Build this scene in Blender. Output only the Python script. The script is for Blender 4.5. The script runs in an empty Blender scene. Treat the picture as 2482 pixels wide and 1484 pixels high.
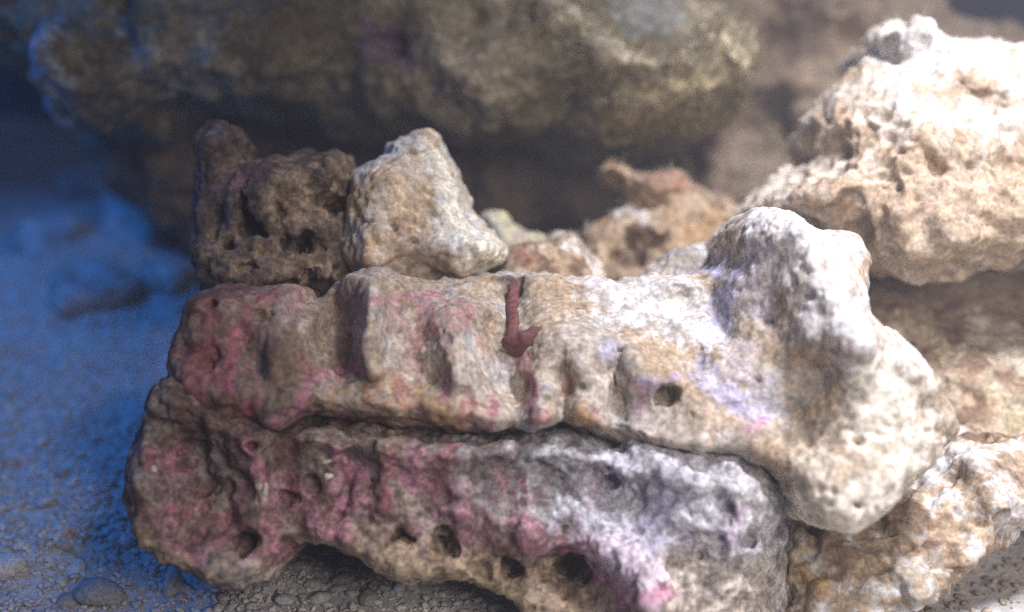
import bpy, math, random
import numpy as np
from mathutils import Vector, Matrix

# ------------------------------------------------------------------ camera, world, lamps, exposure
SC = bpy.context.scene
COL = SC.collection
PITCH = math.radians(22.0)
CAM_H = 0.195
TANH = 0.4245                       # tan of half the horizontal field of view
CX, CY, HW = 1240.5, 742.0, 1240.5  # picture centre and half width in the units the outlines are measured in

cam_data = bpy.data.cameras.new('camera')
cam_data.sensor_width = 36.0
cam_data.lens = 18.0 / TANH
cam_data.clip_start = 0.005
cam_data.clip_end = 20.0
cam_data.dof.use_dof = True
cam_data.dof.focus_distance = 0.315
cam_data.dof.aperture_fstop = 5.0
cam = bpy.data.objects.new('camera', cam_data)
cam.location = (0, 0, CAM_H)
cam.rotation_euler = (math.pi / 2 - PITCH, 0, 0)
COL.objects.link(cam)
SC.camera = cam

world = bpy.data.worlds.new('World')
SC.world = world
world.use_nodes = True
bg = world.node_tree.nodes['Background']
bg.inputs['Color'].default_value = (0.40, 0.50, 1.0, 1)
bg.inputs['Strength'].default_value = 0.12


def lamp(name, kind, loc, target, energy, color, **kw):
    d = bpy.data.lights.new(name, kind)
    d.energy = energy
    d.color = color
    for k, v in kw.items():
        setattr(d, k, v)
    o = bpy.data.objects.new(name, d)
    o.location = loc
    o.rotation_euler = (Vector(target) - Vector(loc)).to_track_quat('-Z', 'Y').to_euler()
    COL.objects.link(o)
    return o


# white tank lamp above the right-hand end, blue actinic lamp above the rear left, weak unseen fill lamp added on the viewer's side as room light
lamp('tank_lamp', 'SPOT', (0.19, 0.245, 0.50), (0.155, 0.325, 0.08), 25.5, (0.91, 0.90, 1.0),
     spot_size=math.radians(60), spot_blend=1.0, shadow_soft_size=0.06)
lamp('actinic_lamp', 'SPOT', (-0.42, 0.42, 0.42), (-0.22, 0.42, 0.0), 9.0, (0.0, 0.24, 1.0),
     spot_size=math.radians(60), spot_blend=1.0, shadow_soft_size=0.03)
lamp('room_fill', 'AREA', (0.22, -0.10, 0.34), (0.08, 0.33, 0.05), 0.40, (1.0, 0.92, 0.87),
     shape='DISK', size=0.22, spread=math.radians(75))

SC.view_settings.view_transform = 'Standard'
SC.view_settings.look = 'None'
SC.view_settings.gamma = 1.0
SC.view_settings.exposure = 0.0
SC.view_settings.use_curve_mapping = False
SC.cycles.max_bounces = 5
SC.cycles.diffuse_bounces = 3
SC.cycles.use_denoising = False
SC.cycles.sample_clamp_indirect = 1.5
SC.cycles.sample_clamp_direct = 6.0

# ------------------------------------------------------------------ numeric helpers
COSP, SINP = math.cos(PITCH), math.sin(PITCH)


def mpp(Y):
    return Y * TANH / HW


def to_world(P):
    x, y, z = P[:, 0], P[:, 1], P[:, 2]
    return np.stack([x, y * COSP + z * SINP, -y * SINP + z * COSP + CAM_H], 1)


def hash3(ix, iy, iz, seed):
    h = (ix.astype(np.uint32) * np.uint32(374761393) + iy.astype(np.uint32) * np.uint32(668265263)
         + iz.astype(np.uint32) * np.uint32(2147483647) + np.uint32((seed * 1274126177) & 0xffffffff))
    h = (h ^ (h >> np.uint32(13))) * np.uint32(1274126177)
    h = (h ^ (h >> np.uint32(15))) * np.uint32(2246822519)
    h = h ^ (h >> np.uint32(16))
    return h.astype(np.float32) / np.float32(4294967295.0)


def vnoise(P, seed=0):
    i = np.floor(P).astype(np.int64)
    f = (P - i).astype(np.float32)
    f = f * f * f * (f * (f * 6 - 15) + 10)
    out = np.zeros(len(P), np.float32)
    for dx in (0, 1):
        wx = f[:, 0] if dx else 1 - f[:, 0]
        for dy in (0, 1):
            wy = f[:, 1] if dy else 1 - f[:, 1]
            for dz in (0, 1):
                wz = f[:, 2] if dz else 1 - f[:, 2]
                out += wx * wy * wz * hash3(i[:, 0] + dx, i[:, 1] + dy, i[:, 2] + dz, seed)
    return out * 2 - 1


def fbm(P, size, octaves=4, seed=0, gain=0.5):
    out = np.zeros(len(P), np.float32)
    a, t, q = 1.0, 0.0, P / size
    for k in range(octaves):
        out += a * vnoise(q + 17.3 * k, seed + k)
        t += a
        a *= gain
        q = q * 2.03
    return out / t * 1.5


def worley(P, size, seed=0):
    q = P / size
    i = np.floor(q).astype(np.int64)
    best = np.full(len(P), 9.0, np.float32)
    for dx in (-1, 0, 1):
        for dy in (-1, 0, 1):
            for dz in (-1, 0, 1):
                cx, cy, cz = i[:, 0] + dx, i[:, 1] + dy, i[:, 2] + dz
                ox = cx + hash3(cx, cy, cz, seed) - q[:, 0]
                oy = cy + hash3(cx, cy, cz, seed + 7) - q[:, 1]
                oz = cz + hash3(cx, cy, cz, seed + 13) - q[:, 2]
                best = np.minimum(best, ox * ox + oy * oy + oz * oz)
    return np.sqrt(best)


def sstep(a, b, x):
    t = np.clip((x - a) / (b - a), 0, 1)
    return t * t * (3 - 2 * t)


def smooth_loop(pts, n=5):
    p = np.array(pts, float)
    out = []
    for i in range(len(p)):
        p0, p1, p2, p3 = p[i - 1], p[i], p[(i + 1) % len(p)], p[(i + 2) % len(p)]
        for t in np.linspace(0, 1, n, endpoint=False):
            out.append(0.5 * ((2 * p1) + (-p0 + p2) * t + (2 * p0 - 5 * p1 + 4 * p2 - p3) * t * t + (-p0 + 3 * p1 - 3 * p2 + p3) * t ** 3))
    return np.array(out)


def seg_dist(x, y, pts):
    """distance from points to an open polyline"""
    pts = np.array(pts, np.float32)
    if len(pts) == 1:
        return np.hypot(x - pts[0, 0], y - pts[0, 1])
    best = np.full(x.shape, 1e9, np.float32)
    for a, b in zip(pts[:-1], pts[1:]):
        ab = b - a
        L = float(ab @ ab) + 1e-9
        t = np.clip(((x - a[0]) * ab[0] + (y - a[1]) * ab[1]) / L, 0, 1)
        best = np.minimum(best, np.hypot(x - a[0] - t * ab[0], y - a[1] - t * ab[1]))
    return best


def loop_sdf(x, y, loop):
    p = np.vstack([loop, loop[:1]]).astype(np.float32)
    d = seg_dist(x, y, p)
    inside = np.zeros(x.shape, bool)
    for a, b in zip(p[:-1], p[1:]):
        if a[1] == b[1]:
            continue
        c = (a[1] > y) != (b[1] > y)
        inside ^= c & (x < (b[0] - a[0]) * (y - a[1]) / (b[1] - a[1]) + a[0])
    return np.where(inside, -d, d)


def surface_nets(f, origin, h):
    ins = f < 0
    nx, ny, nz = f.shape
    s = np.zeros((nx - 1, ny - 1, nz - 1), np.int8)
    corners = [(a, b, c) for a in (0, 1) for b in (0, 1) for c in (0, 1)]
    for a, b, c in corners:
        s += ins[a:nx - 1 + a, b:ny - 1 + b, c:nz - 1 + c]
    I, J, K = np.nonzero((s > 0) & (s < 8))
    ids = np.full(s.shape, -1, np.int32)
    ids[I, J, K] = np.arange(len(I))
    V = np.stack([f[I + a, J + b, K + c] for a, b, c in corners], 1)
    pos = np.zeros((len(I), 3), np.float32)
    cnt = np.zeros(len(I), np.float32)
    for m in range(8):
        for n in range(m + 1, 8):
            cm, cn = np.array(corners[m]), np.array(corners[n])
            if abs(cm - cn).sum() != 1:
                continue
            va, vb = V[:, m], V[:, n]
            x = (va < 0) != (vb < 0)
            t = np.where(x, va / np.where(x, va - vb, 1), 0)
            pos += np.where(x[:, None], cm + t[:, None] * (cn - cm), 0)
            cnt += x
    pos /= cnt[:, None]
    verts = (np.stack([I, J, K], 1) + pos) * h + origin
    quads = []
    for ax in range(3):
        sl0 = [slice(1, -1)] * 3
        sl1 = [slice(1, -1)] * 3
        sl0[ax], sl1[ax] = slice(0, -1), slice(1, None)
        A, B = ins[tuple(sl0)], ins[tuple(sl1)]
        for flag, src in ((True, A & ~B), (False, B & ~A)):
            idx = np.stack(np.nonzero(src), 1)
            off = np.ones(3, int)
            off[ax] = 0
            idx = idx + off
            u, v = [(1, 2), (2, 0), (0, 1)][ax]
            eu, ev = np.zeros(3, int), np.zeros(3, int)
            eu[u], ev[v] = 1, 1
            q = [ids[tuple((idx - eu - ev).T)], ids[tuple((idx - ev).T)], ids[tuple(idx.T)], ids[tuple((idx - eu).T)]]
            quads.append(np.stack(q if flag else q[::-1], 1))
    quads = np.vstack(quads)
    return verts, quads[(quads >= 0).all(1)]


def vert_normals(V, Q):
    n = np.cross(V[Q[:, 2]] - V[Q[:, 0]], V[Q[:, 3]] - V[Q[:, 1]])
    N = np.zeros_like(V)
    for k in range(4):
        for c in range(3):
            N[:, c] += np.bincount(Q[:, k], n[:, c], len(V))
    return N / (np.linalg.norm(N, axis=1, keepdims=True) + 1e-12)


def relax(V, Q, it=1, w=0.5):
    for _ in range(it):
        S = np.zeros_like(V)
        C = np.zeros(len(V))
        for k in range(4):
            for m in ((k + 1) % 4, (k + 3) % 4):
                C += np.bincount(Q[:, k], minlength=len(V))
                for c in range(3):
                    S[:, c] += np.bincount(Q[:, k], V[Q[:, m], c], len(V))
        V = V * (1 - w) + w * S / C[:, None]
    return V


def mesh_np(name, V, F, mat, colors=None, smooth=True):
    F = np.asarray(F)
    k = F.shape[1]
    me = bpy.data.meshes.new(name)
    me.vertices.add(len(V))
    me.vertices.foreach_set('co', np.asarray(V, np.float32).ravel())
    me.loops.add(len(F) * k)
    me.loops.foreach_set('vertex_index', F.astype(np.int32).ravel())
    me.polygons.add(len(F))
    me.polygons.foreach_set('loop_start', np.arange(0, len(F) * k, k, dtype=np.int32))
    me.update(calc_edges=True)
    if smooth:
        me.polygons.foreach_set('use_smooth', np.ones(len(F), bool))
    if colors is not None:
        a = me.color_attributes.new('pigment', 'FLOAT_COLOR', 'POINT')
        a.data.foreach_set('color', np.hstack([colors, np.ones((len(colors), 1))]).astype(np.float32).ravel())
    me.materials.append(mat)
    return me


def link(name, me, parent=None, label=None, cat=None, group=None, kind=None, loc=None):
    o = bpy.data.objects.new(name, me)
    COL.objects.link(o)
    if loc is not None:
        o.location = loc
    if parent is not None:
        o.parent = parent
    for k, v in (('label', label), ('category', cat), ('group', group), ('kind', kind)):
        if v:
            o[k] = v
    return o


# ------------------------------------------------------------------ materials
def mat_new(name):
    m = bpy.data.materials.new(name)
    m.use_nodes = True
    nt = m.node_tree
    return m, nt, nt.nodes['Principled BSDF']


def rock_mat(name, grain=900, bump=0.28, vary=0.28, rough=0.85, dist=0.0006, speck=0.22):
    m, nt, b = mat_new(name)
    N, L = nt.nodes.new, nt.links.new
    at = N('ShaderNodeAttribute')
    at.attribute_name = 'pigment'
    tc = N('ShaderNodeTexCoord')
    n1 = N('ShaderNodeTexNoise')
    n1.inputs['Scale'].default_value = grain
    n1.inputs['Detail'].default_value = 4
    n1.inputs['Roughness'].default_value = 0.65
    n2 = N('ShaderNodeTexVoronoi')
    n2.inputs['Scale'].default_value = grain * 0.45
    for n in (n1, n2):
        L(tc.outputs['Object'], n.inputs['Vector'])
    mr = N('ShaderNodeMapRange')
    mr.inputs['From Min'].default_value = 0.3
    mr.inputs['From Max'].default_value = 0.7
    mr.inputs['To Min'].default_value = 1 - vary
    mr.inputs['To Max'].default_value = 1 + vary
    L(n1.outputs['Fac'], mr.inputs['Value'])
    mul = N('ShaderNodeVectorMath')
    mul.operation = 'SCALE'
    L(at.outputs['Color'], mul.inputs[0])
    L(mr.outputs['Result'], mul.inputs['Scale'])
    n4 = N('ShaderNodeTexNoise')
    n4.inputs['Scale'].default_value = grain * 0.5
    n4.inputs['Detail'].default_value = 3
    L(tc.outputs['Object'], n4.inputs['Vector'])
    mr2 = N('ShaderNodeMapRange')
    mr2.inputs['From Min'].default_value = 0.36
    mr2.inputs['From Max'].default_value = 0.62
    mr2.inputs['To Min'].default_value = 1 - speck
    mr2.inputs['To Max'].default_value = 1 + 0.5 * speck
    L(n4.outputs['Fac'], mr2.inputs['Value'])
    mul2 = N('ShaderNodeVectorMath')
    mul2.operation = 'SCALE'
    L(mul.outputs['Vector'], mul2.inputs[0])
    L(mr2.outputs['Result'], mul2.inputs['Scale'])
    L(mul2.outputs['Vector'], b.inputs['Base Color'])
    add = N('ShaderNodeMath')
    add.operation = 'ADD'
    L(n1.outputs['Fac'], add.inputs[0])
    L(n2.outputs['Distance'], add.inputs[1])
    bp = N('ShaderNodeBump')
    bp.inputs['Strength'].default_value = bump
    bp.inputs['Distance'].default_value = dist
    L(add.outputs['Value'], bp.inputs['Height'])
    L(bp.outputs['Normal'], b.inputs['Normal'])
    b.inputs['Roughness'].default_value = rough
    b.inputs['Specular IOR Level'].default_value = 0.25
    return m


def plain_mat(name, c1, c2, scale, rough=0.8, bump=0.3, dist=0.001):
    m, nt, b = mat_new(name)
    N, L = nt.nodes.new, nt.links.new
    tc = N('ShaderNodeTexCoord')
    n1 = N('ShaderNodeTexNoise')
    n1.inputs['Scale'].default_value = scale
    n1.inputs['Detail'].default_value = 5
    L(tc.outputs['Object'], n1.inputs['Vector'])
    r = N('ShaderNodeValToRGB')
    r.color_ramp.elements[0].position = 0.35
    r.color_ramp.elements[1].position = 0.65
    r.color_ramp.elements[0].color = (*c1, 1)
    r.color_ramp.elements[1].color = (*c2, 1)
    L(n1.outputs['Fac'], r.inputs['Fac'])
    L(r.outputs['Color'], b.inputs['Base Color'])
    bp = N('ShaderNodeBump')
    bp.inputs['Strength'].default_value = bump
    bp.inputs['Distance'].default_value = dist
    L(n1.outputs['Fac'], bp.inputs['Height'])
    L(bp.outputs['Normal'], b.inputs['Normal'])
    b.inputs['Roughness'].default_value = rough
    b.inputs['Specular IOR Level'].default_value = 0.2
    return m


ROCK = rock_mat('reef_rock')
CRUST = rock_mat('crusted_reef_rock', grain=1000, bump=0.5, vary=0.35, speck=0.3)
ROCK_COARSE = rock_mat('coarse_reef_rock', grain=600, bump=0.8, vary=0.45, dist=0.001)

# pigments (linear)
CREAM = (0.58, 0.50, 0.40)
PALE = (0.66, 0.64, 0.62)
TAN = (0.42, 0.31, 0.205)
OCHRE = (0.42, 0.25, 0.10)
BROWN = (0.20, 0.13, 0.085)
DARK = (0.09, 0.065, 0.045)
PINK = (0.38, 0.135, 0.16)
ROSE = (0.48, 0.215, 0.265)
MAROON = (0.18, 0.078, 0.072)
PURPLE = (0.13, 0.08, 0.15)
LILAC = (0.40, 0.39, 0.55)  # also paints bluish light and shade on the stones
GREY = (0.42, 0.415, 0.43)
OLIVE = (0.20, 0.17, 0.075)


# ------------------------------------------------------------------ rock builder
def rock(name, outline, Y, front, back, R, label, base, lean=0.0, voxel=0.0009, relief=(), blobs=(), cuts=(),
         rough=((12, 1.6), (4, 0.7), (1.6, 0.35)), pits=(), paint=(), mat=None, edge=5.0, seed=1, group=None, cat='rock', relax_it=4, patch=9.0, ridge=(), tall=1.0, crisp=0.5):
    """A stone with the given front outline (picture units at depth Y), rounded over radius R (picture units),
    front / back thickness in mm, leaning back by `lean`. relief: (polyline, width, mm); blobs / cuts: (x, y, mm behind the face, rx, rz, ry mm)."""
    s = mpp(Y)
    oz = np.array(outline, float)[:, 1]
    zc = (CY - (oz.min() + oz.max()) / 2) * s

    def place(px, py, near):
        # where a feature seen at (px, py) lies on the stone, whose face stands nearer or farther than Y
        qx, qy = px, py
        for _ in range(3):
            k = (Y + lean * ((CY - qy) * s - zc) - near) / Y
            qx, qy = CX + (px - CX) * k, CY + (py - CY) * k
        return qx, qy

    nf = front * 0.9e-3
    outline = [place(a, b, front * 0.55e-3) for a, b in outline]
    relief = [([place(a, b, nf) for a, b in pts], w, mm) for pts, w, mm in relief]
    paint = [([place(a, b, nf) for a, b in pts], w, cl, st) for pts, w, cl, st in paint]
    cuts = [(*place(b[0], b[1], nf), *b[2:]) for b in cuts]
    blobs = [(*place(b[0], b[1], nf), *b[2:]) for b in blobs]
    loop = smooth_loop(outline)
    lo, hi = loop.min(0), loop.max(0)
    pad = 4 * voxel / s + 10
    ext = 0
    for bb in blobs:
        ext = max(ext, lo[0] - bb[0] + bb[3], bb[0] + bb[3] - hi[0], lo[1] - bb[1] + bb[4], bb[1] + bb[4] - hi[1])
    pad += max(ext, 0)
    x0, x1 = (lo[0] - pad - CX) * s, (hi[0] + pad - CX) * s
    z0, z1 = (CY - hi[1] - pad) * s, (CY - lo[1] + pad) * s
    xs = np.arange(x0, x1, voxel, dtype=np.float32)
    zs = np.arange(z0, z1, voxel, dtype=np.float32)
    XX, ZZ = np.meshgrid(xs, zs, indexing='ij')
    PX, PY = CX + XX / s, CY - ZZ / s
    flat = np.stack([XX.ravel(), ZZ.ravel(), np.full(XX.size, seed * 1.7)], 1)
    wob = (fbm(flat, 40 * s, 3, seed) * edge).reshape(XX.shape)
    wx = (fbm(flat, 60 * s, 2, seed + 50) * 8).reshape(XX.shape)
    wy = (fbm(flat, 60 * s, 2, seed + 60) * 8).reshape(XX.shape)
    d2 = loop_sdf(PX.astype(np.float32), PY.astype(np.float32), loop) + wob
    t = np.clip(-d2 / R, 0, 1)
    prof = np.clip(1 - (1 - t) ** 2.6, 0, 1) ** (1 / 2.6)
    mid = Y + lean * (ZZ - zc)
    thick = np.full(XX.shape, front * 1e-3, np.float32)
    for pts, w, mm in relief:
        thick = thick + mm * 1e-3 * np.exp(-(seg_dist(PX + wx, PY + wy, pts) / w) ** 2)
    F = mid - np.maximum(thick, 0.002) * prof
    B = mid + back * 1e-3 * prof
    gx, gz = np.gradient(F, voxel)
    gF = np.sqrt(1 + np.minimum(gx * gx + gz * gz, 30))
    gx, gz = np.gradient(B, voxel)
    gB = np.sqrt(1 + np.minimum(gx * gx + gz * gz, 30))
    inside = d2 < 0
    ymin, ymax = F[inside].min(), B[inside].max()
    face = lambda px, py: float(F[min(max(int(((px - CX) * s - x0) / voxel), 0), len(xs) - 1), min(max(int(((CY - py) * s - z0) / voxel), 0), len(zs) - 1)])
    bl = [((b[0] - CX) * s, face(b[0], b[1]) + b[2] * 1e-3, (CY - b[1]) * s, b[3] * s, b[5] * 1e-3, b[4] * s) for b in blobs]
    ct = [((b[0] - CX) * s, face(b[0], b[1]) + b[2] * 1e-3, (CY - b[1]) * s, b[3] * s, b[5] * 1e-3, b[4] * s) for b in cuts]
    for b in bl:
        ymin, ymax = min(ymin, b[1] - b[4]), max(ymax, b[1] + b[4])
    ys = np.arange(ymin - 4 * voxel, ymax + 5 * voxel, voxel, dtype=np.float32)
    f = np.empty((len(xs), len(ys), len(zs)), np.float32)
    d2m = (d2 * s).astype(np.float32)
    for j, y in enumerate(ys):
        g = np.maximum((F - y) / gF, (y - B) / gB)
        f[:, j, :] = np.where(inside, g, np.hypot(np.maximum(d2m, 0), y - mid) + 1e-5)

    def ell(b, sign, k):
        m = k + 3 * voxel
        sl = []
        for arr, c, r in ((xs, b[0], b[3]), (ys, b[1], b[4]), (zs, b[2], b[5])):
            i0, i1 = np.searchsorted(arr, (c - r * 1.3 - m, c + r * 1.3 + m))
            sl.append(slice(i0, i1))
        gx_, gy_, gz_ = np.meshgrid(xs[sl[0]], ys[sl[1]], zs[sl[2]], indexing='ij')
        if gx_.size == 0:
            return
        wv = (0.5 if sign < 0 else 0.2) * fbm(np.stack([gx_.ravel(), gy_.ravel(), gz_.ravel()], 1), 0.0035, 3, seed + 900, 0.6).reshape(gx_.shape)
        px_, py_, pz_ = (gx_ - b[0]), (gy_ - b[1]), (gz_ - b[2])
        k0 = np.sqrt((px_ / b[3]) ** 2 + (py_ / b[4]) ** 2 + (pz_ / b[5]) ** 2)
        k1 = np.sqrt((px_ / b[3] ** 2) ** 2 + (py_ / b[4] ** 2) ** 2 + (pz_ / b[5] ** 2) ** 2) + 1e-9
        d = k0 * (k0 - 1 + wv) / k1
        c = f[tuple(sl)]
        if sign > 0:
            hh = np.clip(0.5 + 0.5 * (c - d) / k, 0, 1)
            f[tuple(sl)] = c * (1 - hh) + d * hh - k * hh * (1 - hh)
        else:
            hh = np.clip(0.5 - 0.5 * (c + d) / k, 0, 1)
            f[tuple(sl)] = c * (1 - hh) - d * hh + k * hh * (1 - hh)

    for b in bl:
        ell(b, 1, 0.004)
    for b in ct:
        ell(b, -1, 0.0015)
    V, Q = surface_nets(f, np.array([xs[0], ys[0], zs[0]]), voxel)
    V = relax(V.astype(np.float64), Q, relax_it)
    Nn = vert_normals(V, Q)
    disp = np.zeros(len(V))
    tone = np.zeros(len(V))
    for i, (size, amp) in enumerate(rough):
        n = fbm(V, size * 1e-3, 3, seed + 100 + 10 * i)
        disp += amp * 1e-3 * n
    Vt = V * np.array([1.0, 1.0, 1.0 / tall])
    for i, (size, amp) in enumerate(ridge):
        n = 0.6 - np.abs(fbm(Vt, size * 1e-3, 2, seed + 150 + 10 * i, 0.5)) * 2
        disp += amp * 1e-3 * n
    for i, (size, depth, cover) in enumerate(pits):
        w = worley(V + 0.3 * size * 1e-3 * fbm(V, size * 1e-3, 2, seed + 300)[:, None], size * 1e-3, seed + 200 + i)
        disp -= depth * 1e-3 * (1 - sstep(cover * 0.4, cover, w)) * sstep(-0.35, 0.25, fbm(V, size * 4e-3, 2, seed + 400 + i))
    # pigment: patchy mixture of the base colours, then local growths, stains and painted light
    n1 = fbm(V, patch * 1e-3, 4, seed + 500)
    n2 = fbm(V, patch * 0.35e-3, 3, seed + 520)
    c = np.array(base[0])[None] * np.ones((len(V), 1))
    for i, bc in enumerate(base[1:]):
        m = sstep(-0.15, 0.45, (n1 if i % 2 == 0 else -n1) * 0.8 + n2 * 0.6 - 0.12 * i)
        c = c * (1 - m[:, None]) + np.array(bc)[None] * m[:, None]
    vx, vy = CX + V[:, 0] / s, CY - V[:, 2] / s
    jx = fbm(V, 7e-3, 4, seed + 600, 0.65) * 26
    jy = fbm(V, 7e-3, 4, seed + 620, 0.65) * 26
    n3 = fbm(V, 3e-3, 3, seed + 640)
    n4 = fbm(V, 1.4e-3, 2, seed + 660)
    n5 = fbm(Vt, 5e-3, 4, seed + 680, 0.65)
    thick_c = np.zeros(len(V))
    for pts, w, colr, st in paint:
        d = seg_dist(vx + jx, vy + jy, pts)
        m = 1 - sstep(0.15 * w, 1.6 * w, d)
        q = m + (0.42 * n5 + 0.22 * n4) * sstep(0.0, 0.3, m)
        m = sstep(0.42 - 0.35 * (1 - crisp), 0.62 + 0.3 * (1 - crisp), q) * st * np.clip(0.8 + 0.5 * n3, 0.35, 1)
        c = c * (1 - m[:, None]) + np.array(colr)[None] * m[:, None]
        thick_c = np.maximum(thick_c, m)
    c = c * (1 + 0.2 * n3[:, None] + 0.2 * n4[:, None])
    disp += 0.0003 * thick_c
    V2 = V + Nn * disp[:, None]
    W = to_world(V2)
    o = np.array([W[:, 0].mean(), W[:, 1].mean(), W[:, 2].min()])
    me = mesh_np(name, W - o, Q, mat or ROCK, np.clip(c, 0.01, 0.9))
    ob = link(name, me, label=label, cat=cat, group=group, loc=o)
    return dict(ob=ob, W=W, N=to_world(Nn) - np.array([0, 0, CAM_H]), px=vx, py=vy, cam=V2, o=o, face=face, Y=Y, s=s, qx=CX + V2[:, 0] / V2[:, 1] * HW / TANH, qy=CY - V2[:, 2] / V2[:, 1] * HW / TANH)


def hairs(rk, mask, n, length, mat, seed=0, width=0.00012, up=0.5):
    """fine filaments of turf algae growing from the chosen part of a stone: one uncountable part of it"""
    rng = np.random.default_rng(seed)
    idx = np.nonzero(mask)[0]
    idx = rng.choice(idx, n)
    P = rk['W'][idx] - rk['o']
    D = rk['N'][idx] + rng.normal(0, 0.55, (n, 3)) + np.array([0, 0, up])
    D /= np.linalg.norm(D, axis=1, keepdims=True)
    side = np.cross(D, rng.normal(0, 1, (n, 3)))
    side /= np.linalg.norm(side, axis=1, keepdims=True)
    side2 = np.cross(D, side)
    L = length * rng.uniform(0.35, 1.2, n)[:, None]
    bend = rng.normal(0, 0.35, (n, 3)) * L
    verts, k = [], 3
    for t, wd in ((0.0, 1.0), (0.55, 0.75), (1.0, 0.15)):
        c = P + D * L * t + bend * t * t - D * 0.0003
        for a in range(3):
            ang = a * 2.0944
            verts.append(c + (side * math.cos(ang) + side2 * math.sin(ang)) * width * wd)
    V = np.stack(verts, 1).reshape(-1, 3)
    F = []
    base = (np.arange(n) * 9)[:, None]
    for ring in (0, 3):
        for a in range(3):
            b = (a + 1) % 3
            F.append(base + np.array([ring + a, ring + b, ring + 3 + b, ring + 3 + a])[None])
    me = mesh_np('algae_turf', V, np.vstack(F), mat)
    return link('algae_turf', me, parent=rk['ob'], kind='stuff')


# ------------------------------------------------------------------ setting: sand bed and rear wall of the tank
SAND = plain_mat('sand', (0.46, 0.45, 0.42), (0.60, 0.58, 0.55), 260, bump=0.6, dist=0.002)
gxs = np.arange(-0.75, 0.75, 0.004)
gys = np.arange(0.02, 0.86, 0.004)
GX, GY = np.meshgrid(gxs, gys, indexing='ij')


def sand_z(x, y):
    p = np.stack([x, y, np.zeros_like(x)], 1)
    z = 0.006 * fbm(p, 0.09, 3, 5) + 0.0016 * fbm(p, 0.012, 3, 9)
    z += 0.008 * np.exp(-(((x + 0.20) / 0.10) ** 2 + ((y - 0.52) / 0.09) ** 2))
    return z


GZ = sand_z(GX.ravel(), GY.ravel())
nxg, nyg = GX.shape
ii = (np.arange(nxg - 1)[:, None] * nyg + np.arange(nyg - 1)[None]).ravel()
me = mesh_np('sand_bed', np.stack([GX.ravel(), GY.ravel(), GZ], 1), np.stack([ii, ii + nyg, ii + nyg + 1, ii + 1], 1), SAND)
link('sand_bed', me, kind='structure')

WALL = plain_mat('tank_back', (0.010, 0.05, 0.12), (0.016, 0.07, 0.16), 6, rough=0.5, bump=0.0)


def box(name, lo, hi, mat):
    (x0, y0, z0), (x1, y1, z1) = lo, hi
    V = [(x0, y0, z0), (x1, y0, z0), (x1, y1, z0), (x0, y1, z0), (x0, y0, z1), (x1, y0, z1), (x1, y1, z1), (x0, y1, z1)]
    F = [(0, 3, 2, 1), (4, 5, 6, 7), (0, 1, 5, 4), (1, 2, 6, 5), (2, 3, 7, 6), (3, 0, 4, 7)]
    return mesh_np(name, np.array(V), np.array(F), mat, smooth=False)


link('back_wall', box('back_wall', (-0.75, 0.83, -0.02), (0.75, 0.842, 0.55), WALL), kind='structure')

def streaks(seed, n, xr, yr, length, width, cols, st=0.8, slant=0.12):
    r = random.Random(seed)
    out = []
    for _ in range(n):
        x, y, l = r.uniform(*xr), r.uniform(*yr), length * r.uniform(0.4, 1.4)
        out.append(([(x, y), (x + l * r.gauss(0, slant) + 4, y + l * 0.5), (x + l * r.gauss(0, slant * 1.5), y + l)], width * r.uniform(0.6, 1.5), r.choice(cols), st * r.uniform(0.6, 1.1)))
    return out


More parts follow.
